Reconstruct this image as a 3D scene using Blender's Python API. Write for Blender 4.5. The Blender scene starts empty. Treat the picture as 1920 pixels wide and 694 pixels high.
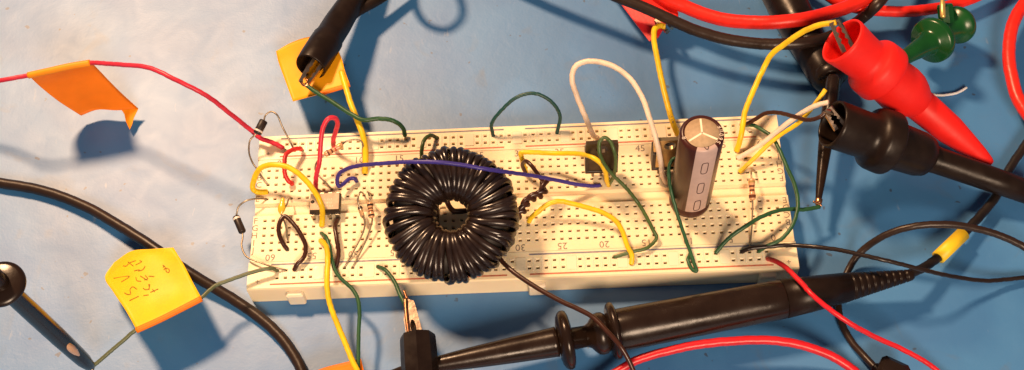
import bpy, math, random
from mathutils import Vector, Matrix, Euler
from mathutils.bvhtree import BVHTree
random.seed(7)
S = 0.001                                   # all coordinates below are millimetres
scene = bpy.context.scene
COL = scene.collection

# ------------------------------------------------------------------ camera
F = 2300.0
CR = Euler((0.501519870, 0.0430066684, -0.0231913438), 'XYZ').to_matrix()
CC = Vector((8.09784805, -178.597469, 342.968606))
cam_d = bpy.data.cameras.new('camera'); cam = bpy.data.objects.new('camera', cam_d); COL.objects.link(cam)
cam.location = CC * S; cam.rotation_euler = (0.501519870, 0.0430066684, -0.0231913438)
cam_d.sensor_width = 36; cam_d.sensor_fit = 'HORIZONTAL'; cam_d.lens = F / 1920 * 36
cam_d.clip_start = 0.01; cam_d.clip_end = 50
scene.camera = cam

def P(u, v, z=0.0):
    """point at height z (mm over the mat) seen at photo position u, v"""
    d = CR @ Vector(((u - 960) / F, (347 - v) / F, -1))
    return CC + d * ((z - CC.z) / d.z)
def ray(u, v):
    return (CR @ Vector(((u - 960) / F, (347 - v) / F, -1))).normalized()
def mmpx(p):
    return -((CR.transposed() @ (p - CC)).z) / F
TOP = 8.5
PIT = 2.54
def X(c): return (c - 31) * PIT
ROWS = [13.97 - i * PIT for i in range(5)] + [-3.81 - i * PIT for i in range(5)]
RAILS = [23.4, 20.95, -20.95, -23.4]
RCOLS = [2 + 6 * g + k for g in range(10) for k in range(5)]
HOLES = [Vector((X(c), y, TOP)) for y in ROWS for c in range(63)] + [Vector((X(c), y, TOP)) for y in RAILS for c in RCOLS]
def H(u, v):
    p = P(u, v, TOP)
    return min(HOLES, key=lambda h: (h - p).length).copy()

# ------------------------------------------------------------------ materials
def mat(name, col, rough=.4, spec=.5, metal=0., nscale=400., namt=.12, bump=0., bscale=900., sss=0., sssr=(1, .6, .3), ssss=.002, coat=0., trans=0., ramt=0.):
    m = bpy.data.materials.new(name); m.use_nodes = True
    nt = m.node_tree; b = nt.nodes['Principled BSDF']
    b.inputs['Roughness'].default_value = rough; b.inputs['Metallic'].default_value = metal
    b.inputs['Specular IOR Level'].default_value = spec
    tc = nt.nodes.new('ShaderNodeTexCoord')
    n = nt.nodes.new('ShaderNodeTexNoise'); n.inputs['Scale'].default_value = nscale; n.inputs['Detail'].default_value = 4
    nt.links.new(tc.outputs['Object'], n.inputs['Vector'])
    mr = nt.nodes.new('ShaderNodeMapRange'); mr.inputs['From Min'].default_value = .3; mr.inputs['From Max'].default_value = .7
    mr.inputs['To Min'].default_value = 1 - namt; mr.inputs['To Max'].default_value = 1 + namt
    nt.links.new(n.outputs['Fac'], mr.inputs['Value'])
    hs = nt.nodes.new('ShaderNodeHueSaturation'); hs.inputs['Color'].default_value = (*col, 1)
    nt.links.new(mr.outputs['Result'], hs.inputs['Value'])
    nt.links.new(hs.outputs['Color'], b.inputs['Base Color'])
    if ramt:
        rr = nt.nodes.new('ShaderNodeMapRange'); rr.inputs['To Min'].default_value = rough - ramt; rr.inputs['To Max'].default_value = rough + ramt
        rr.inputs['From Min'].default_value = .3; rr.inputs['From Max'].default_value = .7
        nt.links.new(n.outputs['Fac'], rr.inputs['Value']); nt.links.new(rr.outputs['Result'], b.inputs['Roughness'])
    if bump:
        n2 = nt.nodes.new('ShaderNodeTexNoise'); n2.inputs['Scale'].default_value = bscale; n2.inputs['Detail'].default_value = 5
        nt.links.new(tc.outputs['Object'], n2.inputs['Vector'])
        bp = nt.nodes.new('ShaderNodeBump'); bp.inputs['Strength'].default_value = bump; bp.inputs['Distance'].default_value = .0005
        nt.links.new(n2.outputs['Fac'], bp.inputs['Height']); nt.links.new(bp.outputs['Normal'], b.inputs['Normal'])
    if sss:
        b.inputs['Subsurface Weight'].default_value = sss; b.inputs['Subsurface Radius'].default_value = sssr; b.inputs['Subsurface Scale'].default_value = ssss
    if coat: b.inputs['Coat Weight'].default_value = coat; b.inputs['Coat Roughness'].default_value = .12
    if trans: b.inputs['Transmission Weight'].default_value = trans
    return m
M = {}
M['board'] = mat('cream board plastic', (.91, .735, .475), .42, .4, namt=.03, nscale=120, sss=.25, sssr=(1, .7, .4), ssss=.0022, bump=.05, bscale=400)
M['rail'] = mat('cream rail plastic', (.93, .765, .51), .38, .45, namt=.03, nscale=120, sss=.3, sssr=(1, .7, .4), ssss=.0025, bump=.05, bscale=400)
M['pad'] = mat('smooth rail plastic', (.86, .76, .55), .22, .6, namt=.02, bump=.12, bscale=350)
M['clip'] = mat('contact metal', (.30, .20, .10), .5, .4, .2)
M['tab'] = mat('frosted tab plastic', (.84, .72, .54), .4, .4, sss=.3, namt=.02)
M['ink'] = mat('grey print', (.22, .17, .13), .6, .3, namt=.3, nscale=1500)
M['blueline'] = mat('blue line print', (.20, .19, .24), .5, .3, namt=.25, nscale=800)
M['redline'] = mat('red line print', (.55, .16, .09), .5, .3, namt=.25, nscale=800)
def wm(name, col, rough=.38, **k): M[name] = mat(name + ' insulation', col, rough, .38, namt=.14, nscale=260, bump=.12, bscale=500, **k)
wm('yellow', (.80, .53, .015)); wm('red', (.58, .028, .025)); wm('pink', (.62, .03, .06)); wm('green', (.024, .088, .036))
wm('darkgreen', (.060, .105, .030)); wm('teal', (.012, .06, .055)); wm('purple', (.042, .030, .22)); wm('black', (.018, .011, .009), .3); wm('brown', (.045, .016, .010), .28)
wm('white', (.76, .62, .50), sss=.3); wm('sage', (.10, .12, .06)); wm('cable red', (.80, .022, .012), .36); wm('cable crimson', (.62, .015, .025), .34)
wm('cable black', (.013, .009, .008), .42); wm('cable brown', (.024, .013, .009), .38)
M['scrap'] = mat('clear insulation', (.75, .72, .72), .35, .5, sss=.3)
M['tin'] = mat('tinned lead metal', (.36, .30, .22), .4, .5, .85, namt=.2, nscale=900)
M['steel'] = mat('nickel plated steel', (.42, .31, .23), .3, .5, 1., namt=.15, nscale=700, bump=.15, bscale=600)
M['copper'] = mat('bare copper', (.70, .33, .17), .28, .5, 1.)
M['blackplastic'] = mat('black moulded plastic', (.013, .0075, .0055), .32, .28, namt=.2, nscale=200, bump=.1, bscale=500, ramt=.08)
M['blackrubber'] = mat('black soft vinyl', (.013, .0075, .0055), .36, .22, namt=.2, nscale=200, bump=.15, bscale=350, ramt=.08)
M['probe'] = mat('brown black probe plastic', (.016, .0085, .0055), .24, .35, namt=.15, nscale=150, bump=.08, bscale=450, ramt=.06)
M['redrubber'] = mat('red soft vinyl', (.80, .016, .012), .5, .3, namt=.06, nscale=150, bump=.15, bscale=400, ramt=.06)
M['redgloss'] = mat('red hard vinyl', (.68, .016, .022), .38, .5, namt=.06, nscale=150, bump=.1, bscale=400)
M['greenplastic'] = mat('green moulded plastic', (.006, .065, .012), .27, .5, namt=.15, nscale=150, bump=.1, bscale=300, ramt=.06)
M['orange'] = mat('orange paper tape', (.92, .21, .003), .55, .35, namt=.05, nscale=200, bump=.25, bscale=250, sss=.12, sssr=(1, .4, .1), ssss=.0012)
M['yelloworange'] = mat('bright yellow orange paper tape', (.97, .54, .006), .5, .35, namt=.05, nscale=200, bump=.25, bscale=200, sss=.12, sssr=(1, .5, .1), ssss=.0012)
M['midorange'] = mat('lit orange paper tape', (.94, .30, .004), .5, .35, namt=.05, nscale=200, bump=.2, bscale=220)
M['noteorange'] = mat('orange note paper', (.96, .40, .005), .5, .35, namt=.05, nscale=200, bump=.25, bscale=200)
M['tagyellow'] = mat('yellow tape', (.80, .55, .02), .45, .4, namt=.06)
M['pen'] = mat('pen ink', (.26, .14, .015), .6, .3)
M['winding'] = mat('enamelled black wire', (.016, .0085, .0065), .27, .6, namt=.25, nscale=300, bump=.1, bscale=450, ramt=.07)
M['core'] = mat('dark core', (.02, .015, .012), .6)
M['sleeve'] = mat('maroon sleeve', (.050, .012, .009), .34, .38, namt=.12, nscale=200, bump=.08, bscale=300)
M['alu'] = mat('brushed aluminium', (.44, .32, .20), .62, .25, 0., namt=.12, nscale=900, bump=.05, bscale=1200)
M['score'] = mat('bright scored aluminium', (.95, .82, .62), .4, .5, 0.)
M['stripe'] = mat('pale lilac stripe print', (.50, .36, .32), .4, .4, namt=.06)
M['capprint'] = mat('cream print', (.75, .62, .50), .5, .3)
M['stripeprint'] = mat('dark stripe print', (.06, .03, .03), .5, .3)
M['heatsink'] = mat('bronze tab metal', (.50, .37, .20), .28, .5, .9, namt=.2, nscale=300, bump=.12, bscale=300)  # bronze base colour, slightly mottled
M['darktab'] = mat('tab metal with painted dark reflection', (.05, .034, .02), .38, .4, .4, namt=.3, nscale=300)  # reflection of a dark room put into the base colour
M['epoxy'] = mat('black epoxy', (.022, .014, .011), .45, .4, namt=.2)
M['chiptop'] = mat('chip top with painted glare', (.50, .37, .25), .55, .4, namt=.15, nscale=600, bump=.1)  # pale colour stands in for glare on the black top
M['chipmark'] = mat('pale chip print', (.62, .50, .38), .6, .3, namt=.4, nscale=3000)
M['resbody'] = mat('tan resistor lacquer', (.62, .33, .16), .3, .5, namt=.1, coat=.3)
M['bandbrown'] = mat('brown band', (.12, .035, .015), .35); M['bandred'] = mat('red band', (.5, .05, .02), .35); M['bandgold'] = mat('gold band', (.75, .50, .16), .3, .5, .6)
M['bandblack'] = mat('black band', (.03, .02, .015), .35)
M['silver'] = mat('silver band', (.75, .70, .64), .4, .5, .2)
M['glass'] = mat('amber glass diode', (.62, .42, .24), .12, .5, trans=.5)
M['bead'] = mat('yellow dipped bead', (.75, .47, .03), .28, .5, coat=.4, namt=.1)

def mat_surface():
    m = bpy.data.materials.new('blue bench mat'); m.use_nodes = True
    nt = m.node_tree; b = nt.nodes['Principled BSDF']; L = nt.links.new
    tc = nt.nodes.new('ShaderNodeTexCoord')
    def noise(scale, det=4, stretch=None, dist=0.):
        n = nt.nodes.new('ShaderNodeTexNoise'); n.inputs['Scale'].default_value = scale; n.inputs['Detail'].default_value = det; n.inputs['Distortion'].default_value = dist
        if stretch:
            mp = nt.nodes.new('ShaderNodeMapping'); mp.inputs['Scale'].default_value = stretch; mp.inputs['Rotation'].default_value = (0, 0, .25)
            L(tc.outputs['Object'], mp.inputs['Vector']); L(mp.outputs['Vector'], n.inputs['Vector'])
        else: L(tc.outputs['Object'], n.inputs['Vector'])
        return n.outputs['Fac']
    def rng(x, a, bb, c, d):
        r = nt.nodes.new('ShaderNodeMapRange'); r.inputs['From Min'].default_value = a; r.inputs['From Max'].default_value = bb
        r.inputs['To Min'].default_value = c; r.inputs['To Max'].default_value = d; L(x, r.inputs['Value']); return r.outputs['Result']
    def mixc(f, a, bb):
        x = nt.nodes.new('ShaderNodeMix'); x.data_type = 'RGBA'; L(f, x.inputs['Factor'])
        for s, v in ((6, a), (7, bb)):
            if isinstance(v, tuple): x.inputs[s].default_value = (*v, 1)
            else: L(v, x.inputs[s])
        return x.outputs[2]
    base = mixc(rng(noise(28, 4, dist=.6), .36, .64, 0, 1), (.030, .158, .40), (.044, .198, .46))
    grime = mixc(rng(noise(60, 8, dist=1.2), .62, .78, 0, .35), base, (.10, .12, .14))
    scuff = mixc(rng(noise(300, 3, (1, .3, 1)), .70, .78, 0, .28), grime, (.45, .46, .46))
    spots = mixc(rng(noise(230, 2), .715, .735, 0, .7), scuff, (.03, .04, .06))
    L(spots, b.inputs['Base Color'])
    b.inputs['Specular IOR Level'].default_value = MAT_SPEC; b.inputs['IOR'].default_value = 1.6
    r = rng(noise(80, 6, dist=.8), .3, .7, MAT_ROUGH - .02, MAT_ROUGH + .02)
    L(r, b.inputs['Roughness'])
    add = nt.nodes.new('ShaderNodeMath'); add.operation = 'ADD'
    mul = nt.nodes.new('ShaderNodeMath'); mul.operation = 'MULTIPLY'; mul.inputs[1].default_value = .35
    L(noise(1400, 4), mul.inputs[0]); L(mul.outputs[0], add.inputs[0]); L(noise(240, 6, dist=.5), add.inputs[1])
    bp = nt.nodes.new('ShaderNodeBump'); bp.inputs['Strength'].default_value = .13; bp.inputs['Distance'].default_value = .0004
    L(add.outputs[0], bp.inputs['Height']); L(bp.outputs['Normal'], b.inputs['Normal'])
    return m
MAT_SPEC, MAT_ROUGH = .88, .50
M['mat'] = mat_surface()

# ------------------------------------------------------------------ mesh helpers
class MB:
    def __init__(s): s.v, s.f, s.m, s.sm = [], [], [], []
    def add(s, vs, fs, mi=0, smooth=True):
        o = len(s.v); s.v += [Vector(x) for x in vs]
        s.f += [tuple(o + i for i in f) for f in fs]; s.m += [mi] * len(fs); s.sm += [smooth] * len(fs)
    def build(s, name, mats, parent=None, loc=None):
        if not isinstance(mats, (list, tuple)): mats = [mats]
        if parent is not None: org = parent['_o']; org = Vector(org)
        else:
            if loc is None:
                zmin = min(v.z for v in s.v); cx = sum(v.x for v in s.v) / len(s.v); cy = sum(v.y for v in s.v) / len(s.v); loc = Vector((cx, cy, zmin))
            org = Vector(loc)
        me = bpy.data.meshes.new(name)
        me.from_pydata([tuple((v - org) * S) for v in s.v], [], s.f)
        for k in mats: me.materials.append(k)
        me.polygons.foreach_set('material_index', s.m); me.polygons.foreach_set('use_smooth', s.sm)
        me.update()
        o = bpy.data.objects.new(name, me); COL.objects.link(o)
        o['_o'] = tuple(org)
        if parent is not None: o.parent = parent if parent.type == 'EMPTY' or True else None
        else: o.location = org * S
        return o
def tag(o, label=None, cat=None, group=None, kind=None):
    if label: o['label'] = label
    if cat: o['category'] = cat
    if group: o['group'] = group
    if kind: o['kind'] = kind
    return o
def thing(name, label, cat, loc, group=None):
    o = bpy.data.objects.new(name, None); COL.objects.link(o); o.empty_display_size = .005
    loc = Vector(loc); o.location = loc * S; o['_o'] = tuple(loc)
    return tag(o, label, cat, group)

def spline(pts, n=10):
    pts = [Vector(p) for p in pts]
    if len(pts) < 3:
        return [pts[0].lerp(pts[1], i / n) for i in range(n + 1)]
    q = [pts[0] * 2 - pts[1]] + pts + [pts[-1] * 2 - pts[-2]]
    out = []
    for i in range(1, len(q) - 2):
        p0, p1, p2, p3 = q[i - 1:i + 3]
        t0 = 0; a = .5
        t1 = t0 + max((p1 - p0).length, 1e-4) ** a; t2 = t1 + max((p2 - p1).length, 1e-4) ** a; t3 = t2 + max((p3 - p2).length, 1e-4) ** a
        for k in range(n):
            t = t1 + (t2 - t1) * k / n
            A1 = p0 * ((t1 - t) / (t1 - t0)) + p1 * ((t - t0) / (t1 - t0)); A2 = p1 * ((t2 - t) / (t2 - t1)) + p2 * ((t - t1) / (t2 - t1))
            A3 = p2 * ((t3 - t) / (t3 - t2)) + p3 * ((t - t2) / (t3 - t2))
            B1 = A1 * ((t2 - t) / (t2 - t0)) + A2 * ((t - t0) / (t2 - t0)); B2 = A2 * ((t3 - t) / (t3 - t1)) + A3 * ((t - t1) / (t3 - t1))
            out.append(B1 * ((t2 - t) / (t2 - t1)) + B2 * ((t - t1) / (t2 - t1)))
    out.append(pts[-1]); return out
def tube(mb, path, r, seg=12, caps=True, mi=0, flat=1.0):
    """tube along path (points), r = number or list"""
    n = len(path); R = r if isinstance(r, (list, tuple)) else [r] * n
    T = [(path[min(i + 1, n - 1)] - path[max(i - 1, 0)]).normalized() for i in range(n)]
    ref = Vector((0, 0, 1)) if abs(T[0].z) < .9 else Vector((0, 1, 0))
    N = (ref - T[0] * ref.dot(T[0])).normalized()
    vs = []
    for i in range(n):
        N = N - T[i] * N.dot(T[i])
        if N.length < 1e-6: N = T[i].orthogonal()
        N.normalize(); B = T[i].cross(N)
        for k in range(seg):
            a = 2 * math.pi * k / seg
            vs.append(path[i] + N * (math.cos(a) * R[i] * flat) + B * (math.sin(a) * R[i]))
    fs = [(i * seg + k, i * seg + (k + 1) % seg, (i + 1) * seg + (k + 1) % seg, (i + 1) * seg + k) for i in range(n - 1) for k in range(seg)]
    if caps:
        fs.append(tuple(range(seg))[::-1]); fs.append(tuple((n - 1) * seg + k for k in range(seg)))
    mb.add(vs, fs, mi)
def lathe(mb, A, B, prof, seg=40, mi=0, sx=1.0, up=None, smooth=True, caps=(True, True)):
    """surface of revolution: prof = [(distance from A towards B in mm, radius in mm)]; sx squeezes along up"""
    ax = (B - A).normalized(); up = up or Vector((0, 0, 1))
    N = (up - ax * up.dot(ax))
    if N.length < 1e-4: N = ax.orthogonal()
    N.normalize(); Bn = ax.cross(N)
    vs = []
    for s, r in prof:
        for k in range(seg):
            a = 2 * math.pi * k / seg
            vs.append(A + ax * s + N * (math.cos(a) * r * sx) + Bn * (math.sin(a) * r))
    n = len(prof)
    fs = [(i * seg + k, i * seg + (k + 1) % seg, (i + 1) * seg + (k + 1) % seg, (i + 1) * seg + k) for i in range(n - 1) for k in range(seg)]
    if caps[0]: fs.append(tuple(range(seg))[::-1])
    if caps[1]: fs.append(tuple((n - 1) * seg + k for k in range(seg)))
    mb.add(vs, fs, mi, smooth)
def smoothprof(prof, n=4):
    pts = spline([Vector((s, r, 0)) for s, r in prof], n)
    return [(p.x, max(p.y, .02)) for p in pts]
def box(mb, c, ax, ay, az, mi=0, smooth=False, bev=0.):
    """box from centre and half-axis vectors, bevelled when bev (mm)"""
    c = Vector(c); ax, ay, az = Vector(ax), Vector(ay), Vector(az)
    if not bev:
        vs = [c + ax * i + ay * j + az * k for k in (-1, 1) for j in (-1, 1) for i in (-1, 1)]
        mb.add(vs, [(0, 2, 3, 1), (4, 5, 7, 6), (0, 1, 5, 4), (2, 6, 7, 3), (0, 4, 6, 2), (1, 3, 7, 5)], mi, smooth); return
    L = [a.length for a in (ax, ay, az)]; U = [a.normalized() for a in (ax, ay, az)]
    def ring(z, ins):
        hx, hy = L[0] - ins, L[1] - ins; b = bev * .8
        return [c + U[0] * x + U[1] * y + U[2] * z for x, y in ((-hx + b, -hy), (hx - b, -hy), (hx, -hy + b), (hx, hy - b), (hx - b, hy), (-hx + b, hy), (-hx, hy - b), (-hx, -hy + b))]
    rs = [ring(-L[2], bev), ring(-L[2] + bev, 0), ring(L[2] - bev, 0), ring(L[2], bev)]
    vs = sum(rs, [])
    fs = [(i * 8 + k, i * 8 + (k + 1) % 8, (i + 1) * 8 + (k + 1) % 8, (i + 1) * 8 + k) for i in range(3) for k in range(8)]
    fs += [tuple(range(8))[::-1], tuple(24 + k for k in range(8))]
    mb.add(vs, fs, mi, smooth)
def abox(mb, x0, x1, y0, y1, z0, z1, mi=0, bev=0.):
    box(mb, ((x0 + x1) / 2, (y0 + y1) / 2, (z0 + z1) / 2), ((x1 - x0) / 2, 0, 0), (0, (y1 - y0) / 2, 0), (0, 0, (z1 - z0) / 2), mi, False, bev)
def text_geo(s, size, align='CENTER'):
    c = bpy.data.curves.new('t', 'FONT'); c.body = s; c.size = size * S; c.align_x = align; c.align_y = 'CENTER'; c.resolution_u = 2
    o = bpy.data.objects.new('t', c); COL.objects.link(o)
    bpy.context.view_layer.update()
    me = bpy.data.meshes.new_from_object(o.evaluated_get(bpy.context.evaluated_depsgraph_get()))
    vs = [v.co / S for v in me.vertices]; fs = [tuple(p.vertices) for p in me.polygons]
    bpy.data.objects.remove(o); bpy.data.curves.remove(c); bpy.data.meshes.remove(me)
    return vs, fs
def text(mb, s, size, pos, ux, uy, mi=0):
    vs, fs = text_geo(s, size); ux, uy = Vector(ux), Vector(uy)
    mb.add([Vector(pos) + ux * v.x + uy * v.y for v in vs], fs, mi, False)

# ------------------------------------------------------------------ wires
def path_of(pts, n=10):
    out = []
    for p in pts:
        if isinstance(p, Vector): out.append(p)
        elif len(p) == 3: out.append(P(*p))
        else: out.append(H(*p))
    return spline(out, n)
def wire(name, label, cat, pts, w, m, group=None, bare=''):
    """insulated wire through photo points (u, v, height); (u, v) alone means plugged in the nearest hole; w = width in photo pixels"""
    pts = list(pts)
    for e, q in ((0, 1), (-1, -2)):                          # carry ends that leave the picture further out over the mat
        u, v = pts[e][0], pts[e][1]
        if len(pts[e]) == 3 and (u < -8 or u > 1928 or v < -12 or v > 706):
            p, w_ = P(*pts[e]), P(*pts[q]); g = (p - w_); g.z = 0; g.normalize()
            x1 = p + g * 45; x1.z = max(w / 13, p.z * .5); x2 = p + g * 130 + Vector((g.y, -g.x, 0)) * 25; x2.z = w / 13
            pts = [x2, x1] + pts if e == 0 else pts + [x1, x2]
    path = path_of(pts)
    path = [p + Vector((random.uniform(-.06, .06), random.uniform(-.06, .06), 0)) if 0 < i < len(path) - 1 else p for i, p in enumerate(path)]
    r = w / 2 * mmpx(path[len(path) // 2])
    ins = path
    metal = []
    if 'a' in bare:
        k = next(i for i, p in enumerate(path) if (p - path[0]).length > 1.3); metal.append((path[:k + 2], path[0])); ins = ins[k:]
    if 'b' in bare:
        k = next(i for i, p in enumerate(path[::-1]) if (p - path[-1]).length > 1.3); metal.append((path[len(path) - k - 2:][::-1], path[-1])); ins = ins[:len(ins) - k]
    mb = MB(); tube(mb, ins, r, 12)
    o = mb.build(name, m); tag(o, label, cat, group)
    for pp, h in metal:
        b = MB(); tube(b, [h + Vector((0, 0, -3))] + pp, r * .5, 8); b.build('bare_end', M['tin'], o)
    return o
def lead_mb(pts, r=.28, n=8):
    mb = MB(); tube(mb, path_of(pts, n), r, 8); return mb

# ------------------------------------------------------------------ the setting
mb = MB(); mb.add([(-900, -500, 0), (900, -500, 0), (900, 900, 0), (-900, 900, 0)], [(0, 1, 2, 3)], 0, False)
tag(mb.build('work_surface', M['mat'], loc=(0, 0, 0)), kind='structure')

# ------------------------------------------------------------------ breadboard
bb = thing('breadboard', 'cream solderless breadboard full of plugged wires and parts, lying across the blue mat', 'breadboard', (0, 0, 0))
def perf(mb, xs, ys, x0, x1, y0, y1, z, h=.48, hv=.39, bev=.12, dep=1.4):
    gx = sorted({x0, x1, *[round(x - h - bev, 4) for x in xs], *[round(x + h + bev, 4) for x in xs]})
    gy = sorted({y0, y1, *[round(y - hv - bev, 4) for y in ys], *[round(y + hv + bev, 4) for y in ys]})
    hx = {round(x - h - bev, 4) for x in xs}; hy = {round(y - hv - bev, 4) for y in ys}
    idx = {}; vs = []; fs = []
    def V(i, j):
        if (i, j) not in idx: idx[i, j] = len(vs); vs.append((gx[i], gy[j], z))
        return idx[i, j]
    hol = []
    for i in range(len(gx) - 1):
        for j in range(len(gy) - 1):
            if gx[i] in hx and gy[j] in hy: hol.append((gx[i], gx[i + 1], gy[j], gy[j + 1]))
            else: fs.append((V(i, j), V(i + 1, j), V(i + 1, j + 1), V(i, j + 1)))
    mb.add(vs, fs, 0, False)
    for a, b, c, d in hol:
        def rect(k, zz): return [(a + k, c + k, zz), (b - k, c + k, zz), (b - k, d - k, zz), (a + k, d - k, zz)]
        r = rect(0, z) + rect(bev, z - bev * .8) + rect(bev, z - .9) + rect(bev, z - dep)
        mb.add(r, [(q * 4 + k, q * 4 + (k + 1) % 4, q * 4 + 4 + (k + 1) % 4, q * 4 + 4 + k) for q in (0, 1) for k in range(4)], 0, False)
        mb.add(r, [(8 + k, 8 + (k + 1) % 4, 12 + (k + 1) % 4, 12 + k) for k in range(4)] + [(12, 13, 14, 15)], 1, False)
XL, XR = -82.4, 82.4
mb = MB()
allx = [X(c) for c in range(63)]
for ys, y0, y1 in ((ROWS[:5], 2.2, 17.9), (ROWS[5:], -17.9, -2.2)):
    perf(mb, allx, ys, XL, XR, y0, y1, TOP)
# centre trench, side walls and base of the terminal block
ye = 17.9
for yy, dz in ((2.2, 1), (-2.2, -1)):
    mb.add([(XL, yy, TOP), (XR, yy, TOP), (XR, yy - dz * .5, TOP - 1.3), (XL, yy - dz * .5, TOP - 1.3)], [(0, 1, 2, 3)], 0, False)
mb.add([(XL, -1.7, TOP - 1.3), (XR, -1.7, TOP - 1.3), (XR, 1.7, TOP - 1.3), (XL, 1.7, TOP - 1.3)], [(0, 1, 2, 3)], 0, False)
for xx in (XL, XR):
    mb.add([(xx, -ye, 0), (xx, ye, 0), (xx, ye, TOP), (xx, 2.2, TOP), (xx, 1.7, TOP - 1.3), (xx, -1.7, TOP - 1.3), (xx, -2.2, TOP), (xx, -ye, TOP)], [tuple(range(8))], 0, False)
for yy in (-ye, ye):
    mb.add([(XL, yy, 0), (XR, yy, 0), (XR, yy, TOP), (XL, yy, TOP)], [(0, 1, 2, 3)], 0, False)
mb.build('terminal_block', [M['board'], M['clip']], bb)
for sgn in (1, -1):
    mb = MB(); ys = sorted(y for y in RAILS if y * sgn > 0)
    ya, yb = sorted((sgn * 18.05, sgn * 26.6)); rx = [X(c) for c in RCOLS]
    perf(mb, rx, ys, XL - .25, XR + .25, ya, yb, TOP + .08)
    yo = sgn * 26.6; yf = sgn * 27.2; yi = sgn * 18.05; x0, x1 = XL - .25, XR + .25; zt = TOP + .08
    mb.add([(x0, yo, zt), (x1, yo, zt), (x1, yo + sgn * .35, zt - .5), (x0, yo + sgn * .35, zt - .5), (x1, yf, .05), (x0, yf, .05)], [(0, 1, 2, 3), (3, 2, 4, 5)], 0, False)
    mb.add([(x0, yi, 0), (x1, yi, 0), (x1, yi, zt), (x0, yi, zt)], [(0, 1, 2, 3)], 0, False)
    for xx in (x0, x1):
        mb.add([(xx, yi, 0), (xx, yi, zt), (xx, yo, zt), (xx, yo + sgn * .35, zt - .5), (xx, yf, .05)], [tuple(range(5))], 0, False)
    rail = mb.build('power_rail', [M['rail'], M['clip']], bb)
    # glossy pads between groups, slim ribs between holes, added to mirror the lamp
    mb = MB(); ym = sum(ys) / 2
    for g in range(9):
        cx = X(2 + 6 * g + 5); abox(mb, cx - 1.5, cx + 1.5, ym - 2.2, ym + 2.2, zt, zt + .16, 0, .07)
    for c in RCOLS:
        if c + 1 in RCOLS:
            cx = X(c + .5); abox(mb, cx - .22, cx + .22, ym - 2.1, ym + 2.1, zt, zt + .10, 0, .04)
    mb.build('glare_pad', M['pad'], rail)
    for y, key, nm in ((sgn * 25.5, 'blueline' if sgn > 0 else 'redline', 'rail_line'), (sgn * 18.95, 'redline' if sgn > 0 else 'blueline', 'rail_line')):
        mb = MB()
        for a, b in ((X(1.2), -4.2), (2.6, X(60.6))):
            abox(mb, a, b, y - .24, y + .24, zt + .004, zt + .03)
        mb.build(nm, M[key], rail)
for cx in (-68.5, 4.6, 73.6):
    mb = MB(); abox(mb, cx - 2.6, cx + 2.6, -28.9, -26.5, .15, 6.6, 0, .5); mb.build('joining_tab', M['tab'], bb)
mb = MB(); z = TOP + .03
ux, uy = (1, 0, 0), (0, 1, 0); nux, nuy = (-1, 0, 0), (0, -1, 0)
for n in range(0, 65, 5):
    if n <= 60:
        text(mb, str(n), 3.2, (X(n + 1.2), 16.4, z), ux, uy); text(mb, str(n), 3.2, (X(61 - n), -16.4, z), nux, nuy)
for i in range(5):
    text(mb, 'ABCDE'[i], 2.9, (X(-1.15), ROWS[i], z), ux, uy); text(mb, 'FGHIJ'[i], 2.9, (X(-1.15), ROWS[5 + i], z), ux, uy)
    text(mb, 'JIHGF'[i], 2.9, (X(63.0), ROWS[i], z), nux, nuy); text(mb, 'EDCBA'[i], 2.9, (X(63.0), ROWS[5 + i], z), nux, nuy)
for y, s in ((25, '-'), (20, '+'), (-20.2, '-'), (-24.6, '+')):
    text(mb, s, 2.6, (X(62.4), y, TOP + .11), nux, nuy); text(mb, s, 2.6, (X(-.3), y, TOP + .11), ux, uy)
mb.build('printed_marks', M['ink'], bb)

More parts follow.
